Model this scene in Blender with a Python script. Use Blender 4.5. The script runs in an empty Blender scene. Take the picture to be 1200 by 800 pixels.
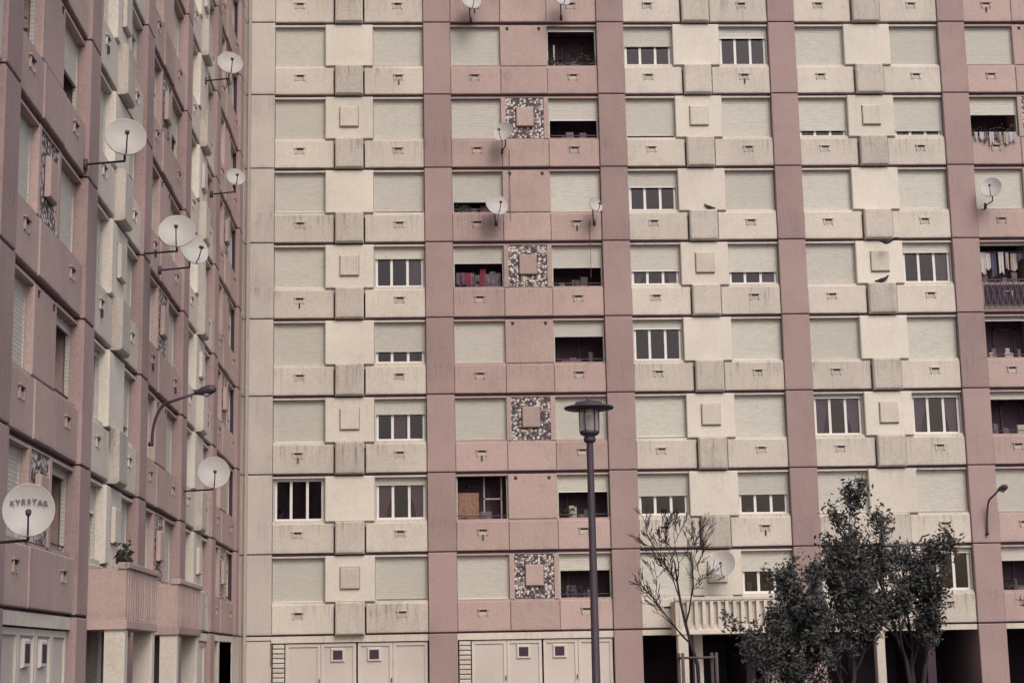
import bpy, bmesh, math, random
from mathutils import Vector, Matrix, Quaternion
random.seed(7)
scene = bpy.context.scene
R = math.radians

# ------------------------------------------------------------------ materials
def new_mat(name):
    m = bpy.data.materials.new(name); m.use_nodes = True
    nt = m.node_tree; b = nt.nodes["Principled BSDF"]
    return m, nt, b
def N(nt, t, **k):
    n = nt.nodes.new(t)
    for a, v in k.items(): setattr(n, a, v)
    return n
def math_n(nt, op, a, b=None, clamp=False):
    n = N(nt, 'ShaderNodeMath', operation=op); n.use_clamp = clamp
    for i, v in enumerate((a, b)):
        if v is None: continue
        if isinstance(v, (int, float)): n.inputs[i].default_value = v
        else: nt.links.new(v, n.inputs[i])
    return n.outputs[0]
def maprange(nt, v, a, b, c, d, smooth=True):
    n = N(nt, 'ShaderNodeMapRange')
    if smooth: n.interpolation_type = 'SMOOTHSTEP'
    nt.links.new(v, n.inputs['Value'])
    for k, x in zip(('From Min','From Max','To Min','To Max'), (a,b,c,d)): n.inputs[k].default_value = x
    return n.outputs['Result']
def noise(nt, vec, scale, detail=4, rough=.6):
    n = N(nt, 'ShaderNodeTexNoise')
    n.inputs['Scale'].default_value = scale; n.inputs['Detail'].default_value = detail
    n.inputs['Roughness'].default_value = rough
    nt.links.new(vec, n.inputs['Vector']); return n.outputs['Fac']
def mixc(nt, fac, a, b, mode='MIX'):
    n = N(nt, 'ShaderNodeMix', data_type='RGBA', blend_type=mode)
    if isinstance(fac, (int, float)): n.inputs[0].default_value = fac
    else: nt.links.new(fac, n.inputs[0])
    for i, v in ((6, a), (7, b)):
        if isinstance(v, tuple): n.inputs[i].default_value = (*v, 1)
        else: nt.links.new(v, n.inputs[i])
    return n.outputs[2]
FL0, PITCH = 2.61, 2.725

def concrete(name, col, stain, streak=.5, grain=.16, rough=.9):
    m, nt, b = new_mat(name)
    tc = N(nt, 'ShaderNodeTexCoord').outputs['Object']
    at = N(nt, 'ShaderNodeAttribute', attribute_name='tint').outputs['Fac']
    def mapped(s):
        mp = N(nt, 'ShaderNodeMapping'); mp.inputs['Scale'].default_value = s
        nt.links.new(tc, mp.inputs['Vector']); return mp.outputs[0]
    big = noise(nt, tc, .30, 3)
    mid = noise(nt, tc, 2.2, 4, .65)
    st = noise(nt, mapped((4.6, 4.6, .35)), 2.0, 4, .75)
    fine = noise(nt, tc, 16, 2, .75)
    fine2 = noise(nt, tc, 50, 1, .8)
    sep = N(nt, 'ShaderNodeSeparateXYZ'); nt.links.new(tc, sep.inputs[0])
    fz = math_n(nt, 'FRACT', math_n(nt, 'DIVIDE', math_n(nt, 'ADD', sep.outputs[2], -FL0 + PITCH*4), PITCH))
    under = maprange(nt, fz, .05, .40, 0, 1)
    cut = maprange(nt, fz, .405, .42, 1, 0)
    up2 = maprange(nt, fz, .6, .97, 0, .6)
    under = math_n(nt, 'ADD', math_n(nt, 'MULTIPLY', under, cut), up2)
    # weathering is uneven from panel to panel
    amt = math_n(nt, 'MULTIPLY', maprange(nt, big, .38, .62, .25, 1.0), maprange(nt, at, 0, 1, 1.15, .45, False))
    stm = maprange(nt, st, .47, .70, 0, 1)
    m1 = math_n(nt, 'MULTIPLY', math_n(nt, 'MULTIPLY', under, stm), streak, True)
    m2 = math_n(nt, 'MULTIPLY', maprange(nt, st, .48, .75, 0, 1), streak*.4)
    m12 = math_n(nt, 'MULTIPLY', math_n(nt, 'ADD', m1, m2), amt)
    m3 = math_n(nt, 'MULTIPLY', maprange(nt, mid, .48, .75, 0, 1), .15)
    low = math_n(nt, 'MULTIPLY', maprange(nt, fz, .0, .07, .3, 0), maprange(nt, mid, .35, .6, 0, 1))
    tot = math_n(nt, 'ADD', math_n(nt, 'ADD', m12, m3), low, True)
    c = mixc(nt, tot, col, stain)
    v = math_n(nt, 'ADD', maprange(nt, at, 0, 1, .90, 1.08, False), maprange(nt, big, .3, .7, .07, -.07))
    v = math_n(nt, 'ADD', v, maprange(nt, fine, .3, .7, -grain*.5, grain*.5, False))
    v = math_n(nt, 'ADD', v, maprange(nt, fine2, .3, .7, -grain, grain, False))
    vm = N(nt, 'ShaderNodeVectorMath', operation='SCALE')
    nt.links.new(c, vm.inputs[0]); nt.links.new(v, vm.inputs['Scale'])
    nt.links.new(vm.outputs[0], b.inputs['Base Color'])
    b.inputs['Roughness'].default_value = rough
    b.inputs['Specular IOR Level'].default_value = .2
    bp = N(nt, 'ShaderNodeBump'); bp.inputs['Strength'].default_value = .25; bp.inputs['Distance'].default_value = .015
    nt.links.new(fine, bp.inputs['Height']); nt.links.new(bp.outputs[0], b.inputs['Normal'])
    return m
def plain(name, col, rough=.6, metal=0, var=.12, sc=6):
    m, nt, b = new_mat(name)
    tc = N(nt, 'ShaderNodeTexCoord').outputs['Object']
    n = noise(nt, tc, sc, 3, .65)
    c = mixc(nt, n, tuple(x*(1-var*1.6) for x in col), tuple(min(1, x*(1+var*1.6)) for x in col))
    nt.links.new(c, b.inputs['Base Color'])
    b.inputs['Roughness'].default_value = rough; b.inputs['Metallic'].default_value = metal
    b.inputs['Specular IOR Level'].default_value = .3
    return m

M = {}
M['beige'] = concrete('beige_concrete', (.56, .510, .455), (.28, .235, .225), .75, .14)
M['cream'] = concrete('cream_panel', (.625, .578, .515), (.38, .33, .31), .5, .12)
M['box'] = concrete('weathered_concrete', (.49, .445, .40), (.22, .18, .175), .95, .18)
M['pink'] = concrete('pink_concrete', (.425, .322, .300), (.24, .175, .175), .6, .14)
M['pinkpil'] = concrete('pink_pilaster_concrete', (.335, .245, .238), (.20, .145, .155), .5, .14)
M['greypil'] = concrete('grey_pilaster_concrete', (.49, .445, .41), (.27, .23, .23), .6, .13)
M['door'] = concrete('painted_door', (.52, .475, .44), (.33, .29, .27), .35, .06)
M['dark'] = plain('dark_joint_and_shade', (.055, .036, .055), .95)  # joints and dark backings; purple lift of shadow areas put into the colour
M['inner'] = plain('loggia_interior', (.125, .082, .115), .95, 0, .3, 1.5)  # purple tone of the loggia shade is mixed into this base colour
M['frame'] = plain('white_window_frame', (.68, .665, .65), .4, 0, .05)
M['curtain'] = plain('curtain_fabric', (.48, .45, .44), .95, 0, .15, 9)
M['metal'] = plain('dark_metal', (.066, .051, .066), .5, .2)
M['pipe'] = plain('grey_pipe', (.36, .31, .28), .8)
M['cloth_red'] = plain('red_cloth', (.20, .035, .06), .95)
M['cloth_white'] = plain('white_cloth', (.45, .42, .43), .95)
M['cloth_orange'] = plain('orange_patterned_cloth', (.24, .14, .10), .95, 0, .6, 14)
M['cloth_blue'] = plain('blue_cloth', (.08, .075, .12), .95)
M['clutter'] = plain('clutter_plastic', (.14, .11, .13), .9, 0, .5, 5)
M['dish'] = plain('dish_enamel', (.42, .40, .39), .55, 0, .1, 3)
M['leafpot'] = plain('pot_plant_leaves', (.06, .065, .05), .9)
M['porchdark'] = plain('porch_interior', (.060, .038, .058), .95, 0, .3, 1)  # lifted dark of the porch shade put into the colour

# shutter
m, nt, b = new_mat('roller_shutter')
tc = N(nt, 'ShaderNodeTexCoord').outputs['Object']
at = N(nt, 'ShaderNodeAttribute', attribute_name='tint').outputs['Fac']
sep = N(nt, 'ShaderNodeSeparateXYZ'); nt.links.new(tc, sep.inputs[0])
fr = math_n(nt, 'FRACT', math_n(nt, 'DIVIDE', sep.outputs[2], .0755))
gro = maprange(nt, fr, .0, .22, 1, 0)
mp = N(nt, 'ShaderNodeMapping'); mp.inputs['Scale'].default_value = (1.3, 1.3, 5); nt.links.new(tc, mp.inputs[0])
n1 = noise(nt, mp.outputs[0], 2.2, 3, .7); n2 = noise(nt, tc, 45, 1, .8)
c = mixc(nt, at, (.46, .445, .405), (.565, .55, .495))
c = mixc(nt, math_n(nt, 'MULTIPLY', maprange(nt, n1, .42, .7, 0, 1), .35), c, (.36, .33, .30))
c = mixc(nt, math_n(nt, 'MULTIPLY', gro, .28), c, (.22, .19, .19))
v = math_n(nt, 'ADD', maprange(nt, n2, .3, .7, .88, 1.12, False), 0)
vm = N(nt, 'ShaderNodeVectorMath', operation='SCALE'); nt.links.new(c, vm.inputs[0]); nt.links.new(v, vm.inputs['Scale'])
nt.links.new(vm.outputs[0], b.inputs['Base Color']); b.inputs['Roughness'].default_value = .6
bp = N(nt, 'ShaderNodeBump'); bp.inputs['Distance'].default_value = .012; bp.inputs['Strength'].default_value = .5
nt.links.new(math_n(nt, 'SUBTRACT', 1, gro), bp.inputs['Height']); nt.links.new(bp.outputs[0], b.inputs['Normal'])
M['shutter'] = m
# mosaic
m, nt, b = new_mat('pebble_mosaic')
tc = N(nt, 'ShaderNodeTexCoord').outputs['Object']
vo = N(nt, 'ShaderNodeTexVoronoi'); vo.inputs['Scale'].default_value = 13; nt.links.new(tc, vo.inputs['Vector'])
s2 = N(nt, 'ShaderNodeSeparateColor'); nt.links.new(vo.outputs['Color'], s2.inputs[0])
cr = N(nt, 'ShaderNodeValToRGB'); cr.color_ramp.interpolation = 'CONSTANT'
e = cr.color_ramp.elements; e[0].color = (.045, .03, .045, 1); e[1].position = .42; e[1].color = (.60, .56, .51, 1)
x = e.new(.85); x.color = (.30, .24, .23, 1)
nt.links.new(s2.outputs[0], cr.inputs[0])
edge = maprange(nt, vo.outputs['Distance'], .4, .65, 0, .8)
nt.links.new(mixc(nt, edge, cr.outputs[0], (.07, .05, .06)), b.inputs['Base Color']); b.inputs['Roughness'].default_value = .7
M['mosaic'] = m
# glass
m = bpy.data.materials.new('window_glass'); m.use_nodes = True; nt = m.node_tree; nt.nodes.clear()
o = N(nt, 'ShaderNodeOutputMaterial'); tr = N(nt, 'ShaderNodeBsdfTransparent'); tr.inputs[0].default_value = (.70, .62, .69, 1)
gl = N(nt, 'ShaderNodeBsdfGlossy'); gl.inputs['Roughness'].default_value = .04
fr_ = N(nt, 'ShaderNodeFresnel'); fr_.inputs[0].default_value = 1.5
mx = N(nt, 'ShaderNodeMixShader'); nt.links.new(fr_.outputs[0], mx.inputs[0]); nt.links.new(tr.outputs[0], mx.inputs[1]); nt.links.new(gl.outputs[0], mx.inputs[2])
nt.links.new(mx.outputs[0], o.inputs[0]); M['glass'] = m
m, nt, b = new_mat('lantern_glass'); b.inputs['Base Color'].default_value = (.38, .34, .36, 1); b.inputs['Roughness'].default_value = .2
b.inputs['Alpha'].default_value = .6; M['lantern'] = m
# leaves / bark
m, nt, b = new_mat('dark_foliage')
at = N(nt, 'ShaderNodeAttribute', attribute_name='tint').outputs['Fac']
nt.links.new(mixc(nt, at, (.034, .029, .038), (.115, .122, .108)), b.inputs['Base Color']); b.inputs['Roughness'].default_value = .7
b.inputs['Specular IOR Level'].default_value = .25
M['leaf'] = m
M['bark'] = plain('bark', (.036, .027, .035), .95, 0, .3, 12)
M['feather'] = plain('dark_feathers', (.035, .03, .04), .8, 0, .2, 30)
M['wood'] = plain('stake_wood', (.10, .078, .082), .9, 0, .2, 10)

# ------------------------------------------------------------------ accumulators
class Acc:
    """collects geometry in facade coords (u along, w outwards, z up) grouped by material"""
    def __init__(s, name, mapping, flip):
        s.name = name; s.map = mapping; s.flip = flip; s.d = {}
    def g(s, mat):
        return s.d.setdefault(mat, ([], [], []))
    def poly(s, mat, pts, faces, tint=None):
        V, F, T = s.g(mat); n = len(V)
        t = random.random() if tint is None else tint
        for p in pts: V.append(s.map(*p)); T.append(t)
        for f in faces:
            f = [n+i for i in f]
            if s.flip: f.reverse()
            F.append(f)
    def box(s, mat, u0, u1, w0, w1, z0, z1, tint=None):
        p = [(u0,w0,z0),(u1,w0,z0),(u1,w1,z0),(u0,w1,z0),(u0,w0,z1),(u1,w0,z1),(u1,w1,z1),(u0,w1,z1)]
        f = [(0,1,2,3),(4,7,6,5),(0,4,5,1),(1,5,6,2),(2,6,7,3),(3,7,4,0)]
        s.poly(mat, p, f, tint)
    def chbox(s, mat, u0, u1, w0, w1, z0, z1, c, tint=None):
        """box whose outer face (w1) is chamfered by c"""
        p = [(u0,w0,z0),(u1,w0,z0),(u1,w0,z1),(u0,w0,z1),
             (u0,w1-c,z0),(u1,w1-c,z0),(u1,w1-c,z1),(u0,w1-c,z1),
             (u0+c,w1,z0+c),(u1-c,w1,z0+c),(u1-c,w1,z1-c),(u0+c,w1,z1-c)]
        f = [(0,3,2,1)]
        for a in range(4):
            b2 = (a+1) % 4
            f.append((a, b2, 4+b2, 4+a)); f.append((4+a, 4+b2, 8+b2, 8+a))
        f.append((8,9,10,11))
        s.poly(mat, p, f, tint)
    def build(s):
        root = bpy.data.objects.new(s.name, None); scene.collection.objects.link(root)
        for mat, (V, F, T) in s.d.items():
            me = bpy.data.meshes.new(mat + '_parts'); me.from_pydata(V, [], F)
            a = me.attributes.new('tint', 'FLOAT', 'POINT'); a.data.foreach_set('value', T)
            me.materials.append(M[mat])
            bm = bmesh.new(); bm.from_mesh(me); bmesh.ops.recalc_face_normals(bm, faces=bm.faces); bm.to_mesh(me); bm.free()
            o = bpy.data.objects.new(mat + '_parts', me); o.parent = root; scene.collection.objects.link(o)
        return root

def zrow(r): return FL0 + (8-r)*PITCH

def shutter(a, u0, u1, z0, z1, zb, t=None):
    a.box('shutter', u0+.045, u1-.045, -.17, -.14, zb, z1-.002, t)
    a.box('frame' if random.random() < .3 else 'shutter', u0+.05, u1-.05, -.175, -.125, zb-.035, zb, .3)
    a.box('shutter', u0, u0+.045, -.19, -.11, z0, z1, .2); a.box('shutter', u1-.045, u1, -.19, -.11, z0, z1, .2)

def window(a, u0, u1, F, kind, fr=1., extra=''):
    z0, z1 = F+1.115, F+2.60
    h = z1-z0
    if kind == 'S':
        if fr == 1. and random.random() < .3: fr = random.uniform(.965, .99)
        shutter(a, u0, u1, z0, z1, z0+.04 + (1-fr)*h)
        if fr < 1: a.box('frame', u0+.05, u1-.05, -.24, -.2, z0, z0+.06)
        return
    zb = z1-fr*h
    if fr > .02: shutter(a, u0, u1, z0, z1, zb)
    else:
        a.box('shutter', u0, u0+.045, -.19, -.11, z0, z1, .2); a.box('shutter', u1-.045, u1, -.19, -.11, z0, z1, .2)
    if kind == 'W':
        a0, a1 = u0+.05, u1-.05; fw0, fw1 = -.28, -.2
        a.box('frame', a0, a1, fw0, fw1, z0+.0, z0+.11)
        a.box('frame', a0, a1, fw0, fw1, z1-.09, z1)
        a.box('frame', a0, a0+.08, fw0, fw1, z0+.11, z1-.09); a.box('frame', a1-.08, a1, fw0, fw1, z0+.11, z1-.09)
        for k in (1, 2):
            um = a0+(a1-a0)*k/3; a.box('frame', um-.045, um+.045, fw0, fw1-.004, z0+.11, z1-.09)
        a.box('glass', a0+.08, a1-.08, -.25, -.244, z0+.1, z1-.08)
        a.box('cream', a0-.02, a1+.02, -.2, .0, z0-.004, z0+.03)
        s = random.random() if not extra else {'v': .3, 'n': .9, 'c': .6, 'l': .5}[extra]
        if s < .4:
            for sx in (-1, 1):
                e0 = a0+.06 if sx < 0 else a1-.06
                pts, fc = [], []
                n = 9
                for i in range(n):
                    t = i/(n-1); zz = z0+.1 + (h-.1)*t
                    reach = (.28+.45*t**1.5)*(a1-a0)*.5*1.15
                    pts.append((e0, -.36, zz)); pts.append((e0 - sx*reach, -.36+.03*math.sin(i), zz))
                for i in range(n-1): fc.append((2*i, 2*i+1, 2*i+3, 2*i+2))
                a.poly('curtain', pts, fc)
        elif s < .7:
            w = (a1-a0); k = random.choice((0, 1, 2))
            c0 = a0+w*k/3*.98+.03; c1 = c0+w/3*random.uniform(.7, 1.3); c1 = min(c1, a1-.03)
            n = 14; pts = []; fc = []
            for i in range(n+1):
                uu = c0+(c1-c0)*i/n
                pts += [(uu, -.36+.03*(i % 2), z0), (uu, -.36+.03*(i % 2), z1)]
            for i in range(n): fc.append((2*i, 2*i+2, 2*i+3, 2*i+1))
            a.poly('curtain', pts, fc)
        else:  # things standing on the inner sill
            for i in range(random.randint(1, 4)):
                c0 = random.uniform(a0+.1, a1-.3)
                a.chbox(random.choice(('clutter', 'pipe', 'inner')), c0, c0+random.uniform(.06, .2), -.5, -.4, z0, z0+random.uniform(.2, .5), .01)
    if kind == 'O':
        a.box('metal', u0+.02, u1-.02, -.14, -.11, z0+.10, z0+.13)
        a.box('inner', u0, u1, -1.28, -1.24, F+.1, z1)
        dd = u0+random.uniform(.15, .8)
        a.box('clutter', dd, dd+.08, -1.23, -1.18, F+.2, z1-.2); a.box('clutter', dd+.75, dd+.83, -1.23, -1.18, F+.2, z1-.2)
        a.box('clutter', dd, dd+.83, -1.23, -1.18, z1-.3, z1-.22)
        for i in range(random.randint(3, 6)):
            c0 = random.uniform(u0+.1, u1-.5); ww = random.uniform(.12, .4)
            hh = random.uniform(.1, .45)
            a.chbox(random.choice(('clutter', 'clutter', 'inner', 'clutter', 'metal', 'pipe')), c0, c0+ww, -random.uniform(.6, .8), -random.uniform(.3, .5), F+.15, z0+hh, .03)
        if random.random() < .5 and not extra:
            plants(a, u0+.1, u0+random.uniform(.5, 1.5), -.2, z0+.05, 40)
        if extra == 'red':
            for i in range(9):
                c0 = u0+.1+i*.17; hang(a, random.choice(('cloth_red', 'cloth_red', 'clutter', 'inner', 'clutter', 'cloth_red')), c0, c0+random.uniform(.12, .22), -.3-random.random()*.1, z0+random.uniform(.0, .3), z0+random.uniform(.45, .75))
        if extra == 'laundry':
            for i in range(7):
                c0 = u0+.08+i*.235; hang(a, random.choice(('cloth_white', 'cloth_white', 'curtain', 'cloth_blue', 'pipe')), c0, c0+random.uniform(.1, .24), -.2-random.random()*.2, z0+random.uniform(.3, .9), z1-random.uniform(.3, .36))
            a.box('metal', u0, u1, -.205, -.195, z1-.33, z1-.32)
        if extra == 'sill':
            for i in range(9):
                c0 = u0+.08+i*.18; hang(a, random.choice(('cloth_white', 'curtain', 'clutter', 'pipe')), c0, c0+random.uniform(.08, .2), .16, z0-random.uniform(.1, .4), z0+.1)
            a.box('metal', u0, u1, .13, .15, z0+.08, z0+.1); plants(a, u0+.1, u1-.1, -.05, z0+.05, 60)
        if extra == 'plants':
            plants(a, u0+.05, u1-.05, -.02, z0+.06, 140)
            a.box('cloth_white', u0+.25, u0+.30, -.32, -.28, z0, z1-.6); a.box('clutter', u0+.9, u0+1.2, -.5, -.45, z0, z0+.4)
        if extra == 'store':
            hang(a, 'cloth_orange', u0+.06, u0+.78, -.22, z0+.02, z0+.92)
            a.box('pipe', u0+.95, u0+1.0, -.5, -.45, z0, z1); a.box('pipe', u0+1.55, u0+1.6, -.5, -.45, z0, z1)
            a.box('pipe', u0+.95, u0+1.6, -.5, -.45, z0+.7, z0+.75)
def hang(a, mat, u0, u1, w, z0, z1):
    n = 6; pts = []; fc = []
    for i in range(n+1):
        t = i/n; uu = u0+(u1-u0)*t; d = .025*math.sin(t*9+u0*5)
        pts += [(uu, w+d, z0+.05*math.sin(t*5+u0*7)), (uu, w+d*.3, z1)]
    for i in range(n): fc.append((2*i, 2*i+2, 2*i+3, 2*i+1))
    a.poly(mat, pts, fc)
def plants(a, u0, u1, w, z, n):
    for i in range(n):
        u = random.uniform(u0, u1); zz = z+abs(random.gauss(0, .16)); ww = w+random.uniform(-.1, .1)
        s = random.uniform(.03, .07); q = random.uniform(-1, 1)
        a.poly('leafpot', [(u-s, ww, zz), (u, ww-s*.5, zz-s*q*.5), (u+s, ww+s, zz+s*q), (u, ww+.5*s, zz+s)], [(0, 1, 2, 3)])

def vent(a, uc, z, wf, mat):
    a.box('dark', uc-.17, uc+.17, wf-.01, wf+.010, z-.02, z+.045)  # dark strip stands in for shade under the hood, for a recessed look
    a.box(mat, uc-.20, uc+.20, wf, wf+.05, z+.045, z+.075, .4)
    a.box(mat, uc-.17, uc-.13, wf, wf+.035, z-.15, z+.045, .3); a.box(mat, uc+.13, uc+.17, wf, wf+.035, z-.15, z+.045, .3)
    a.box('box', uc-.13, uc+.13, wf, wf+.008, z-.15, z-.02, .1)
    if random.random() < .12: a.box('dark', uc-.02, uc+.02, wf+.0, wf+.05, z-.3, z-.13)

def storey(a, ub, r, col, st, pil):
    F = zrow(r); g = .018
    pk = col == 'pink'
    wall = 'pink' if pk else 'beige'
    pw = .14
    a.chbox(pil, ub+.01, ub+.985, -1.3, pw, F+g, F+PITCH-g, .02)
    a.box('dark', ub+.03, ub+.97, -1.3, pw-.05, F-g, F+g)
    L0, L1, C0, C1, R0, R1 = ub+1.0, ub+2.78, ub+2.79, ub+4.49, ub+4.50, ub+6.29
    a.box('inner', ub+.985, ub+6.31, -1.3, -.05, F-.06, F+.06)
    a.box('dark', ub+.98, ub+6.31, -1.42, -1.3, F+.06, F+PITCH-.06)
    a.box(wall, ub+.99, C0-.0, -.3, .015, F+2.60, F+PITCH-.07)
    a.box(wall, C1, ub+6.30, -.3, .015, F+2.60, F+PITCH-.07)
    cw = .03 if pk else .10
    even = r % 2 == 0
    z0, z1 = F+1.09, F+PITCH-.075
    if pk and even:
        a.box('mosaic', C0+.16, C1-.16, -1.2, .0, z0+.02, z1-.03)
        a.box(wall, C0, C0+.16, -1.25, cw, z0, z1); a.box(wall, C1-.16, C1, -1.25, cw, z0, z1)
        a.box(wall, C0+.16, C1-.16, -1.2, cw-.003, z1-.03, z1)
        uc = (C0+C1)/2; a.chbox('pink', uc-.31, uc+.31, 0, .11, z0+.44, z1-.40, .03)
        a.box('dark', uc-.33, uc+.33, -.01, .012, z0+.42, z1-.38)
    else:
        a.chbox(wall if pk else 'cream', C0, C1, -1.25, cw, z0, z1, .025)
        uc = (C0+C1)/2
        if pk:
            for s in (-1, 1):
                a.box('dark', uc+s*.58-.045, uc+s*.58+.045, cw-.01, cw+.012, z1-.2, z1-.11)
                a.box('clutter', uc+s*.58-.06, uc+s*.58+.06, cw, cw+.03, z1-.11, z1-.09)
        elif even:
            a.box('dark', uc-.345, uc+.345, cw-.01, cw+.006, z0+.42, z1-.38)
            a.chbox('beige', uc-.33, uc+.33, cw, cw+.09, z0+.435, z1-.395, .03)
    s0, s1 = F+.03, F+1.02; sw = .07
    if pk:
        a.chbox(wall, ub+.995, C0+.0, -.25, sw, s0, s1, .02)
        a.chbox(wall, C0+.012, C1-.012, -.25, sw+.02, s0, s1, .02)
        a.chbox(wall, C1, ub+6.295, -.25, sw, s0, s1, .02)
    else:
        a.chbox(wall, ub+.995, C0+.3, -.25, sw, s0, s1, .02)
        a.chbox(wall, C1-.3, ub+6.295, -.25, sw, s0, s1, .02)
        uc = (C0+C1)/2
        a.chbox('box', uc-.50, uc+.50, -.2, .27, s0-.05, s1+.07, .05)
    a.box('cream' if not pk else 'pink', ub+.995, C0, -.25, .0, s1, F+1.11, .3)
    a.box('cream' if not pk else 'pink', C1, ub+6.295, -.25, .0, s1, F+1.11, .3)
    if pk: a.box('pink', C0, C1, -.25, -.003, s1, F+1.095, .2)
    else: a.box('beige', C0, C1, -.25, -.003, s1-.1, F+1.085, .2)
    vent(a, (L0+L1)/2+random.uniform(-.03, .03), F+.70, sw, wall); vent(a, (R0+R1)/2+random.uniform(-.03, .03), F+.70, sw, wall)
    for (x0, x1), w in zip(((L0, L1), (R0, R1)), st):
        window(a, x0, x1, F, *w)

def garage(a, ub, pil):
    Z = FL0-.03
    a.chbox(pil, ub+.01, ub+.985, -1.3, .14, -.05, Z, .02)
    a.box('beige', ub+.985, ub+6.31, -.3, .04, 2.36, Z, .7)
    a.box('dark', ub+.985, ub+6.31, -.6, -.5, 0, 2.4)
    for k in range(14):
        z = .1+k*.16; a.chbox('beige', ub+1.03, ub+1.42, -.3, .02, z, z+.135, .02)
    for d0, d1, sd in ((ub+1.46, ub+3.84, 1), (ub+3.90, ub+6.26, -1)):
        a.box('door', d0, d1, -.2, -.06, .02, 2.33)
        mid = (d0+d1)/2
        for q0, q1 in ((d0, mid-.012), (mid+.012, d1)):
            for b0, b1, c0, c1 in ((q0, q1, 2.22, 2.33), (q0, q1, .02, .2), (q0, q0+.10, .2, 2.22), (q1-.10, q1, .2, 2.22)):
                a.box('door', b0, b1, -.06, -.02, c0, c1, .9)
        uc = d1-.62 if sd > 0 else d0+.55
        a.chbox('door', uc-.24, uc+.24, -.058, -.0, 1.70, 2.17, .03, 1)
        a.box('dark', uc-.16, uc+.16, -.01, .006, 1.78, 2.09)
        a.box('metal', mid-.06, mid-.03, -.02, .03, 1.0, 1.15)
def openporch(a, ub, pil):
    Z = FL0-.03
    a.chbox(pil, ub+.01, ub+.985, -4.5, .14, -.05, Z, .02)
    a.box('beige', ub+.985, ub+6.31, -.3, .04, 2.40, Z, .7)
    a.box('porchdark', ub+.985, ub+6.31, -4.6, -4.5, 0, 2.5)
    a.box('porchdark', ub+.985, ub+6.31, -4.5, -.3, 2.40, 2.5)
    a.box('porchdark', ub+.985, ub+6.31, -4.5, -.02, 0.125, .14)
    a.chbox('box', ub+2.75, ub+3.05, -.35, .03, -.05, 2.40, .02)
    a.box('porchdark', ub+4.6, ub+4.9, -4.5, -.4, .14, 2.40)
    a.box('metal', ub+3.1, ub+4.7, -4.5, -4.46, .0, 2.1)
def balcony(a, u0, u1, w, col):
    a.chbox(col, u0, u1, -.1, w, 2.38, 2.56, .02)
    a.box(col, u0, u0+.12, .1, w-.02, 2.56, 3.50); a.box(col, u1-.12, u1, .1, w-.02, 2.56, 3.50)
    a.box(col, u0+.12, u1-.12, w-.13, w-.05, 2.56, 2.70)
    a.chbox(col, u0-.03, u1+.03, w-.18, w+.03, 3.50, 3.62, .02)
    n = int((u1-u0-.24)/.27)
    for i in range(n+1):
        x = u0+.12+(u1-u0-.36)*i/n
        a.chbox(col, x, x+.12, w-.14, w-.0, 2.56, 3.50, .015)
    a.box(col, u0+.12, u1-.12, w-.2, w-.15, 2.56, 3.46, 0)
    for x0, x1 in ((u0+.05, u0+.4), (u1-.4, u1-.05)):
        a.chbox('beige', x0, x1, w-.42, w-.04, -.05, 2.38, .02)

TOP = -2
# ------------------------------------------------------------------ main block
D = 59.0
main = Acc('apartment_building', lambda u, w, z: (u, D-w, z), False)
S = ('S', 1.); 
def W(f, e=''): return ('W', f, e)
def O(f, e=''): return ('O', f, e)
states = {
 0: {1:(S,S),2:(S,S),3:(('S',.97),('S',.96)),4:(S,W(.27)),5:(S,W(.68,'n')),6:(S,W(.34,'c')),7:(W(.0,'n'),W(.16,'v')),8:(S,S)},
 1: {1:(S,O(.08,'plants')),2:(S,O(.52)),3:(O(.72),S),4:(O(.40,'red'),O(.52)),5:(S,O(.36)),6:(S,S),7:(O(.0,'store'),O(.38)),8:(S,O(.36))},
 2: {1:(W(.47,'n'),W(.26,'n')),2:(('S',.94),S),3:(W(.38,'n'),S),4:(W(.62),W(.66)),5:(W(.2,'n'),S),6:(S,S),7:(W(.5,'n'),W(.5,'n')),8:(S,W(.45,'n'))},
 3: {1:(S,S),2:(W(.80),W(.82)),3:(S,S),4:(S,W(.22,'l')),5:(S,S),6:(W(.08,'v'),W(.08,'v')),7:(S,S),8:(S,W(.1,'n'))},
 4: {1:(S,S),2:(O(.42,'sill'),S),3:(S,S),4:(O(.05,'laundry'),O(.3)),5:(O(.08),S),6:(O(.15),S),7:(S,S),8:(O(.3),S)},
}
cols = {0:'beige',1:'pink',2:'beige',3:'beige',4:'pink',5:'beige'}
def rnd(col):
    q = random.random()
    if q < .55: return S
    return (O if col == 'pink' else W)(random.uniform(0, .8))
X0 = -.14
for k in range(0, 6):
    ub = X0 + (k-1)*6.3
    for r in range(TOP, 9):
        st = states.get(k, {}).get(r) or (rnd(cols[k]), rnd(cols[k]))
        storey(main, ub, r, cols[k], st, 'greypil' if k == 0 else 'pinkpil')
    (garage if k < 2 else openporch)(main, ub, 'greypil' if k == 0 else 'pinkpil')
xe = X0+5*6.3
main.chbox('pinkpil', xe+.01, xe+.98, -1.4, .14, 0, zrow(TOP-1), .02)
main.box('beige', X0-6.3, xe+.98, -12, -4.65, 0, zrow(TOP-1)-.2)
main.box('beige', X0-6.3, xe+.98, -4.65, -1.43, 2.7, zrow(TOP-1)-.21)
main.chbox('beige', X0-6.3, xe+1.1, -12.1, .25, zrow(TOP-1)+.02, zrow(TOP-1)+1.0, .03)
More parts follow.
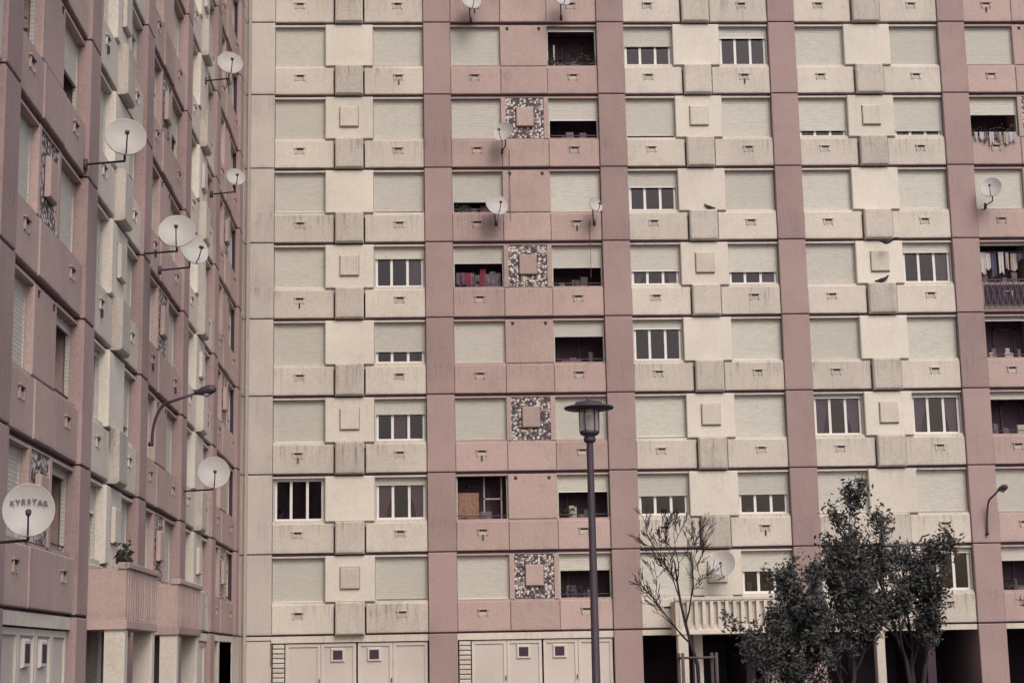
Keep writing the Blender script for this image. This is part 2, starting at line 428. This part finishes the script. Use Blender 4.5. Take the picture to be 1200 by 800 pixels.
# closing strip of wall in the inside corner
for r in range(TOP, 9):
    main.box('greypil', -7.9, X0-6.3+.005, -1.3, .06, zrow(r)+.015, zrow(r)+PITCH-.015)
main.box('dark', -7.9, X0-6.3, -1.35, .03, 0, zrow(TOP-1)); main.box('greypil', -7.9, X0-6.3+.005, -1.3, .06, 0, FL0-.015)
balcony(main, 8.15, 11.65, 1.2, 'beige')
zr = zrow(4)
for i in range(9):
    u = X0+18.9+1.02+i*.215
    main.poly('metal', [(u,.16,zr+.25),(u+.03,.16,zr+.25),(u+.23,.16,zr+1.15),(u+.2,.16,zr+1.15)], [(0,1,2,3)])
    main.poly('metal', [(u+.2,.17,zr+.25),(u+.23,.17,zr+.25),(u+.03,.17,zr+1.15),(u,.17,zr+1.15)], [(0,1,2,3)])
main.box('metal', X0+19.9, X0+21.9, .15, .19, zr+1.15, zr+1.19); main.box('metal', X0+19.9, X0+21.9, .15, .19, zr+.22, zr+.26)
main.box('dark', X0+19.95, X0+21.8, .072, .085, zr+.24, zr+1.0)
main.box('pipe', X0-6.3+.06, X0-6.3+.16, .16, .26, 0, zrow(TOP-1))
for u, za, zb in ((2.9, 17.0, 19.6), (5.72, 14.9, 17.0)):
    main.box('metal', u, u+.018, .095, .11, za, zb)
main.box('metal', X0-6.2, X0-5.32, .145, .16, 2.44, 2.46); main.box('metal', X0-5.33, X0-5.31, .145, .16, 1.6, 2.46)
main.build()

# ------------------------------------------------------------------ left wing
XW = -6.55
wing = Acc('apartment_building', lambda u, w, z: (XW+w, u, z), True)
wc = {-3:'pink',-2:'beige',-1:'pink',0:'beige',1:'pink',2:'beige',3:'pink'}
near = {4:(S,S),5:(O(.0),O(.55)),6:(S,S),7:(S,O(.1)),8:(S,O(.08)),3:(O(.3),S)}
for k in range(-3, 4):
    ub = 31.5+(k-0)*6.3
    for r in range(TOP, 9):
        col = wc[k]
        st = near.get(r) if k == -1 else None
        st = st or (rnd(col), rnd(col))
        storey(wing, ub, r, col, st, 'pinkpil')
    (garage if k in (-3, -2, -1, 2) else openporch)(wing, ub, 'pinkpil')
ue = 31.5+4*6.3
for r in range(TOP, 9):
    F = zrow(r)
    wing.chbox('pinkpil', ue+.01, ue+.98, -1.3, .14, F+.02, F+PITCH-.02, .02)
    wing.chbox('beige', ue+1.0, D-.08, -1.3, .05, F+.02, F+PITCH-.02, .02)
wing.box('beige', ue, D-.08, -1.3, .05, 0, zrow(8)-.02)
wing.box('dark', ue, D-.1, -1.35, .0, 0, zrow(TOP-1))
wing.box('beige', 12.6, D+12, -12, -4.65, 0, zrow(TOP-1)-.2)
wing.box('beige', 12.6, D+4, -4.65, -1.43, 2.7, zrow(TOP-1)-.21)
wing.chbox('beige', 12.4, D-.3, -12.1, .25, zrow(TOP-1)+.02, zrow(TOP-1)+1.0, .03)
balcony(wing, 32.6, 36.2, .85, 'pink')
balcony(wing, 39.2, 43.0, .85, 'pink')
plants(wing, 33.0, 34.0, .6, 3.62, 160)
wing.build()

# ------------------------------------------------------------------ generic mesh helpers
def tube_data(pts, rad, sides, V, F, cap=True):
    pts = [Vector(p) for p in pts]; n = len(V)
    for i, p in enumerate(pts):
        d = (pts[min(i+1, len(pts)-1)]-pts[max(i-1, 0)]).normalized()
        a = d.orthogonal() if i == 0 else (pa - d*pa.dot(d))
        if a.length < 1e-5: a = d.orthogonal()
        a.normalize(); pa = a; b = d.cross(a)
        for s in range(sides):
            t = 2*math.pi*s/sides
            V.append(tuple(p + (a*math.cos(t)+b*math.sin(t))*rad[i]))
    for i in range(len(pts)-1):
        for s in range(sides):
            q = (s+1) % sides
            F.append((n+i*sides+s, n+i*sides+q, n+(i+1)*sides+q, n+(i+1)*sides+s))
    if cap:
        F.append(tuple(n+s for s in reversed(range(sides)))); m0 = n+(len(pts)-1)*sides
        F.append(tuple(m0+s for s in range(sides)))
def mk(name, V, F, mat, parent=None, smooth=True, mw=None, tint=None):
    me = bpy.data.meshes.new(name); me.from_pydata([tuple(v) for v in V], [], F); me.materials.append(M[mat])
    if tint is not None:
        a = me.attributes.new('tint', 'FLOAT', 'POINT'); a.data.foreach_set('value', tint)
    if smooth:
        me.polygons.foreach_set('use_smooth', [True]*len(me.polygons))
    o = bpy.data.objects.new(name, me); scene.collection.objects.link(o)
    if parent: o.parent = parent
    if mw is not None: o.matrix_local = mw
    return o
def lathe(prof, sides=32):
    V, F = [], []
    for r, z in prof:
        for s in range(sides):
            t = 2*math.pi*s/sides; V.append((r*math.cos(t), r*math.sin(t), z))
    for i in range(len(prof)-1):
        for s in range(sides):
            q = (s+1) % sides; F.append((i*sides+s, i*sides+q, (i+1)*sides+q, (i+1)*sides+s))
    return V, F
def empty(name, loc=(0,0,0)):
    o = bpy.data.objects.new(name, None); o.location = loc; scene.collection.objects.link(o); return o

# ------------------------------------------------------------------ satellite dishes
def dish(p, r, face, wallpt, text=None):
    root = empty('satellite_dish')
    p = Vector(p); d = Vector(face).normalized()
    up = Vector((0,0,1)); xr = up.cross(d).normalized(); yu = d.cross(xr).normalized()
    mw = Matrix((( xr.x, yu.x, d.x, p.x), (xr.y, yu.y, d.y, p.y), (xr.z, yu.z, d.z, p.z), (0,0,0,1)))
    prof = [(max(.001, r*i/9), .30*r*(i/9)**2-.30*r) for i in range(10)]
    prof += [(r*1.03, .01), (r*1.03, -.02), (r*.99, -.025)]
    prof += [(max(.001, r*i/9), .30*r*(i/9)**2-.30*r-.02) for i in range(8, -1, -1)]
    V, F = lathe(prof, 36); V = [(x, y*1.08, z) for x, y, z in V]
    mk('reflector', V, F, 'dish', root, True, mw)
    V, F = [], []
    tube_data([(0, -r*1.05, -.02), (0, -r*.95, r*.35), (0, -r*.45, r*.95)], [.014]*3, 6, V, F)
    tube_data([(-.1*r, -r*.42, r*1.0), (.1*r, -r*.42, r*1.0)], [.022]*2, 6, V, F)
    tube_data([(0, -r*.5, r*1.05), (0, -r*.33, r*.80)], [.035, .045], 10, V, F)
    tube_data([(0, 0, -.3*r-.02), (0, 0, -.3*r-.12)], [.07, .06], 8, V, F)
    mk('feed_arm', V, F, 'metal', root, True, mw)
    V, F = [], []
    back = p - d*(.3*r+.1)
    wp = Vector(wallpt)
    tube_data([tuple(back+Vector((0,0,.12))), tuple(back-Vector((0,0,.35))), tuple((back.x, back.y, wp.z+.03)), tuple(wp)], [.022]*4, 8, V, F)
    tube_data([tuple(wp+Vector((0,0,.1))), tuple(wp-Vector((0,0,.1)))], [.05]*2, 6, V, F)
    mk('wall_bracket', V, F, 'metal', root, True)
    if text:
        sz = r*.30; n = len(text)
        for i, ch in enumerate(text):
            cu = bpy.data.curves.new('letter_'+ch.lower(), 'FONT'); cu.body = ch; cu.size = sz; cu.align_x = 'CENTER'; cu.extrude = .001; cu.offset = .003
            t = bpy.data.objects.new('letter_'+ch.lower(), cu); cu.materials.append(M['metal']); scene.collection.objects.link(t); t.parent = root
            x = (i-(n-1)/2)*sz*.72; y = r*.30+ -abs(i-(n-1)/2)**2*.004
            rr = math.hypot(x, y+.05)/r
            t.matrix_local = mw @ Matrix.Translation((x, y, .30*r*rr*rr-.30*r+.022))
wd = [((-5.65,31.1,11.45),.37,(.25,-1,.35)), ((-5.7,47.6,18.84),.36,(.3,-1,.4)), ((-5.7,49.3,15.9),.27,(.3,-1,.4)),
      ((-5.65,37.6,11.28),.40,(.1,-1,.45)), ((-5.6,40.0,11.45),.37,(.75,-1,.4)), ((-5.6,44.3,6.57),.40,(.2,-1,.35)),
      ((-5.75,24.75,3.92),.355,(.22,-1,.22))]
for i, (p, r, f) in enumerate(wd):
    dish(p, r, f, (XW+.1, p[1]+.3, p[2]-.45), 'KYRSTAR' if i == 6 else None)
md = [((2.67,58.2,20.07),.36,(-.5,-1,.4)), ((2.4,58.2,17.41),.40,(.35,-1,.4)), ((5.9,58.3,17.4),.27,(.6,-1,.4)),
      ((20.08,58.2,17.93),.36,(-.5,-1,.4)), ((1.61,58.2,25.0),.36,(.3,-1,.4)), ((9.84,58.0,4.75),.42,(-.35,-1,.4)), ((4.9,58.2,25.1),.33,(.3,-1,.4))]
for p, r, f in md: dish(p, r, f, (p[0], D-.06, p[2]-.5))

# ------------------------------------------------------------------ street lamp (post-top)
root = empty('street_lamp', (2.25, 24, 0))
H = 5.28
prof = [(.001,.0),(.17,.0),(.17,.03),(.12,.06),(.085,.5),(.08,.9),(.060,.95),(.048,H-.60),(.048,H-.58)]
V, F = lathe(prof, 20); mk('post', V, F, 'metal', root)
prof = [(.048,H-.60),(.08,H-.58),(.09,H-.54),(.07,H-.51),(.125,H-.48),(.14,H-.46),(.135,H-.43),(.10,H-.42)]
V, F = lathe(prof, 24); mk('collar', V, F, 'metal', root)
V, F = lathe([(.125,H-.43),(.135,H-.13)], 24); mk('lantern_glass', V, F, 'lantern', root)
V, F = lathe([(.001,H-.46),(.04,H-.45),(.035,H-.22),(.001,H-.18)], 12); mk('bulb', V, F, 'dish', root)
V, F = [], []
for s in range(6):
    t = s*math.pi/3; tube_data([(.135*math.cos(t),.135*math.sin(t),H-.45),(.142*math.cos(t),.142*math.sin(t),H-.12)], [.008]*2, 5, V, F)
mk('cage_bars', V, F, 'metal', root)
V, F = lathe([(.001,H-.13),(.15,H-.13),(.345,H-.115),(.355,H-.10),(.345,H-.085),(.24,H-.07),(.20,H-.045),(.19,H-.02),(.10,H-.005),(.045,H+.0),(.03,H+.03),(.022,H+.05),(.001,H+.06)], 40)
mk('cap', V, F, 'metal', root)

# ------------------------------------------------------------------ wall lamps
def wall_lamp(base, out, h, L, mat='metal'):
    root = empty('wall_street_lamp', base); o = Vector(out)
    pts = []
    for i in range(9):
        t = i/8*math.pi/2
        pts.append(tuple(o*(.08+.45*L*(1-math.cos(t))*.8) + Vector((0,0,h*math.sin(t)))))
    pts = [(o*.08 + Vector((0,0,-.15)))[:]] + pts + [tuple(o*L + Vector((0,0,h*1.22)))]
    V, F = [], []
    tube_data(pts, [.035]*10+[.028], 8, V, F)
    tube_data([tuple(Vector((0,0,-.1))), tuple(o*.1+Vector((0,0,-.1)))], [.05]*2, 8, V, F)
    mk('arm', V, F, mat, root)
    V, F = [], []
    e = o*L + Vector((0,0,h*1.22)); ax = (o+Vector((0,0,.18))).normalized()
    tube_data([tuple(e-ax*.06), tuple(e), tuple(e+ax*.12), tuple(e+ax*.3), tuple(e+ax*.42), tuple(e+ax*.45)], [.04, .06, .10, .115, .08, .02], 12, V, F)
    mk('lamp_head', V, F, mat, root)
    V, F = [], []
    tube_data([tuple(e+ax*.1-Vector((0,0,.05))), tuple(e+ax*.22-Vector((0,0,.09))), tuple(e+ax*.38-Vector((0,0,.04)))], [.04, .075, .03], 10, V, F)
    mk('lens', V, F, 'dish', root)
wall_lamp((XW+.14, 39.0, 6.75), (.97, -.2, 0), .85, 1.15)
wall_lamp((X0+19.4, D-.14, 5.75), (.3, -.95, 0), 1.1, .9)

# ------------------------------------------------------------------ trees
def grow(T, Lp, p, d, L, r, lev, maxlev, up, spread, rng):
    n = 5; pts = [p]; rad = [r]; q = Vector(p); dd = Vector(d)
    for i in range(n):
        dd = (dd + Vector((rng.gauss(0,.12), rng.gauss(0,.12), rng.gauss(0,.06)+up*.12))).normalized()
        q = q + dd*L/n; pts.append(q.copy()); rad.append(r*(1-.62*(i+1)/n))
        if lev < maxlev and (i >= 1 or lev == 0):
            for _ in range(1 if rng.random() < .75 else 2):
                a = rng.uniform(0, 2*math.pi); o = dd.orthogonal().normalized()
                o.rotate(Quaternion(dd, a))
                nd = (dd*(1-spread*.4) + o*spread*rng.uniform(.6, 1.3)).normalized()
                grow(T, Lp, q, nd, L*rng.uniform(.36, .72)*(1-.06*i), rad[-1]*.66, lev+1, maxlev, up, spread, rng)
        if lev >= maxlev-1: Lp.append((q.copy(), dd.copy()))
    T.append((pts, rad))
def tree(name, base, trunk, L, r, maxlev, up, spread, seed, leaves=0, lean=(0,0), stems=1, lsize=.05, sig=.10, fan=.13, rmin=.006):
    rng = random.Random(seed); T, Lp = [], []
    base = Vector(base); root = empty(name)
    for s in range(stems):
        d = Vector((lean[0]+rng.gauss(0,fan)*(stems > 1), lean[1]+rng.gauss(0,fan)*(stems > 1), 1)).normalized()
        Ls = L*(1 if s == 0 else rng.uniform(.6, .95))
        t1 = base + d*trunk
        T.append(([base+Vector((.05*s,0,0)), base+(d*trunk)*.5+Vector((rng.gauss(0,.02),0,0)), t1], [r*1.25, r*1.05, r]))
        grow(T, Lp, t1, d, Ls, r, 0, maxlev, up, spread, rng)
    V, F = [], []
    for pts, rad in T: tube_data(pts, [max(x, rmin) for x in rad], 5, V, F, False)
    mk('trunk_and_limbs', V, F, 'bark', root)
    if leaves:
        V, F, tt = [], [], []
        clump = {}
        for i in range(leaves):
            k = rng.randrange(len(Lp)); p, d = Lp[k]
            kk = (round(p.x*3), round(p.y*3), round(p.z*3))
            if kk not in clump: clump[kk] = rng.random()
            if clump[kk] < .2: continue
            c = p + Vector((rng.gauss(0, sig), rng.gauss(0, sig), rng.gauss(0, sig)))
            a = Vector((rng.gauss(0,1), rng.gauss(0,1), rng.gauss(0,.8))).normalized(); b_ = a.orthogonal().normalized()
            b_.rotate(Quaternion(a, rng.uniform(0, 6.28)))
            s = lsize*rng.uniform(.6, 1.3); n = len(V)
            nn = a.cross(b_)*s*.2
            V += [tuple(c-a*s), tuple(c+b_*s*.42+nn), tuple(c+a*s), tuple(c-b_*s*.42+nn)]
            F += [(n, n+1, n+2, n+3)]
            t = min(1, max(0, clump[kk]*.7+rng.random()*.6-.3)); tt += [t]*4
        mk('foliage', V, F, 'leaf', root, False, None, tt)
    return root
tree('evergreen_tree', (8.75,36,0), .75, 2.62, .06, 3, .8, .46, 3, 12500, (-.01,0), 4, .060, .085, .09)
tree('evergreen_tree', (10.15,36.4,0), 1.0, 2.5, .055, 3, .75, .44, 11, 11500, (.04,0), 3, .060, .085, .10)
tree('evergreen_tree', (7.55,35.6,0), .3, 2.2, .055, 3, .6, .52, 21, 12500, (-.06,0), 4, .060, .09, .12)
tree('bare_tree', (5.5,36,0), 1.5, 2.2, .042, 4, .7, .5, 5, 0, rmin=.006)
tree('bare_tree', (13.0,36,0), 1.3, 2.2, .05, 4, .5, .62, 9, 0, rmin=.006)
root = empty('tree_guard', (5.5,36,0)); V, F = [], []
for sx in (-.35, .35):
    for sy in (-.3, .3): tube_data([(sx, sy, 0), (sx, sy, 1.75)], [.035]*2, 8, V, F)
for z in (1.65, 1.0):
    for s in (-.3, .3): tube_data([(-.38, s, z), (.38, s, z)], [.025]*2, 6, V, F)
    for s in (-.35, .35): tube_data([(s, -.33, z), (s, .33, z)], [.025]*2, 6, V, F)
mk('stakes', V, F, 'wood', root)

# ------------------------------------------------------------------ pigeons
def pigeon(loc, flying, rz=0, sc=1.):
    me = bpy.data.meshes.new('body')
    P = [(0,0,0),(.10,0,.03),(.16,0,.09),(.185,0,.12),(.215,0,.115),(-.10,0,-.02),(-.2,0,-.04)]
    E = [(0,1),(1,2),(2,3),(3,4),(0,5),(5,6)]; RR = [.06,.05,.028,.028,.006,.035,.022]
    if flying:
        P += [(.04,.12,.06),(.0,.26,.12),(-.08,.38,.10),(.04,-.12,.06),(.0,-.26,.12),(-.08,-.38,.10)]
        E += [(0,7),(7,8),(8,9),(0,10),(10,11),(11,12)]; RR += [.04,.03,.012]*2
    else:
        P += [(.01,.03,-.08),(.01,-.03,-.08)]; E += [(0,7),(0,8)]; RR += [.008,.008]
    me.from_pydata(P, E, []); o = bpy.data.objects.new('pigeon', me); scene.collection.objects.link(o)
    me.materials.append(M['feather'])
    md_ = o.modifiers.new('Skin', 'SKIN')
    for v, q in zip(me.skin_vertices[0].data, RR): v.radius = (q*(.8), q)
    me.skin_vertices[0].data[0].use_root = True
    s = o.modifiers.new('Sub', 'SUBSURF'); s.levels = 2; s.render_levels = 2
    o.location = loc; o.rotation_euler = (0, 0, rz); o.scale = (sc,)*3
ucb3 = X0+2*6.3+3.64
pigeon((ucb3+.15, D-.6, zrow(4)+2.45), True, R(70), 1.2)
pigeon((ucb3, D-.2, zrow(4)+1.19), False, 0, 1.3)
pigeon((X0+6.3+3.9, D-.15, zrow(3)+1.19), False, R(180), 1.0)

# ------------------------------------------------------------------ ground
def sheet(name, x0, x1, y0, y1, z, mat, h=0):
    if h == 0: V = [(x0,y0,z),(x1,y0,z),(x1,y1,z),(x0,y1,z)]; F = [(0,1,2,3)]
    else:
        V = [(x0,y0,0),(x1,y0,0),(x1,y1,0),(x0,y1,0),(x0,y0,h),(x1,y0,h),(x1,y1,h),(x0,y1,h)]
        F = [(4,5,6,7),(0,1,5,4),(1,2,6,5),(2,3,7,6),(3,0,4,7)]
    return mk(name, V, F, mat, None, False)
M['asphalt'] = plain('asphalt', (.075, .068, .072), .95, 0, .2, 3)
M['paving'] = plain('paving', (.24, .21, .20), .95, 0, .15, 4)
M['grass'] = plain('grass', (.06, .075, .035), .95, 0, .3, 8)
M['kerb'] = plain('kerb_stone', (.3, .27, .25), .9)
sheet('ground', -900, 900, -900, 900, 0, 'asphalt')
sheet('pavement', -5.0, 40, 52, D-.2, 0, 'paving', .12)
sheet('pavement', XW+.2, -5.0, 12, D-.2, 0, 'paving', .12)
sheet('grass_bed', 4.0, 16, 33, 40, 0, 'grass', .1)
root = empty('kerb'); 
for a_ in ((3.85,4.0,32.85,40.15),(16,16.15,32.85,40.15)): sheet('kerb_side', *a_, 0, 'kerb', .14).parent = root
for a_ in ((4.0,16,32.85,33),(4.0,16,40,40.15)): sheet('kerb_end', *a_, 0, 'kerb', .14).parent = root

# ------------------------------------------------------------------ light
w = bpy.data.worlds.new('World'); scene.world = w; w.use_nodes = True
nt = w.node_tree; bg = nt.nodes['Background']
sky = nt.nodes.new('ShaderNodeTexSky'); sky.sky_type = 'NISHITA'; sky.sun_disc = False
sun_dir = Vector((.35, -1, 1.05)).normalized()
sky.sun_elevation = math.asin(sun_dir.z); sky.sun_rotation = math.atan2(sun_dir.x, sun_dir.y)
sky.air_density = 1.0; sky.dust_density = 4.5; sky.ozone_density = 1
nt.links.new(sky.outputs[0], bg.inputs[0]); bg.inputs[1].default_value = .15
sl = bpy.data.lights.new('sun', 'SUN'); sl.energy = 1.35; sl.angle = R(28); sl.color = (1, .94, .88)
so = bpy.data.objects.new('sun', sl); scene.collection.objects.link(so)
so.rotation_euler = sun_dir.to_track_quat('Z', 'Y').to_euler()

# ------------------------------------------------------------------ camera
cam = bpy.data.cameras.new('camera'); co = bpy.data.objects.new('camera', cam); scene.collection.objects.link(co)
cam.sensor_width = 36; cam.lens = 60.1; cam.clip_end = 3000
yaw, pit, rol = R(2.8), R(10.5), R(1.1)
f = Vector((math.sin(yaw)*math.cos(pit), math.cos(yaw)*math.cos(pit), math.sin(pit)))
rt = Vector((math.cos(yaw), -math.sin(yaw), 0)); u = rt.cross(f)
rm = Matrix((rt, u, -f)).transposed() @ Matrix.Rotation(-rol, 3, 'Z')
co.matrix_world = Matrix.Translation((0, 0, 1.7)) @ rm.to_4x4()
scene.camera = co
scene.view_settings.view_transform = 'Standard'; scene.view_settings.look = 'None'; scene.view_settings.exposure = 0
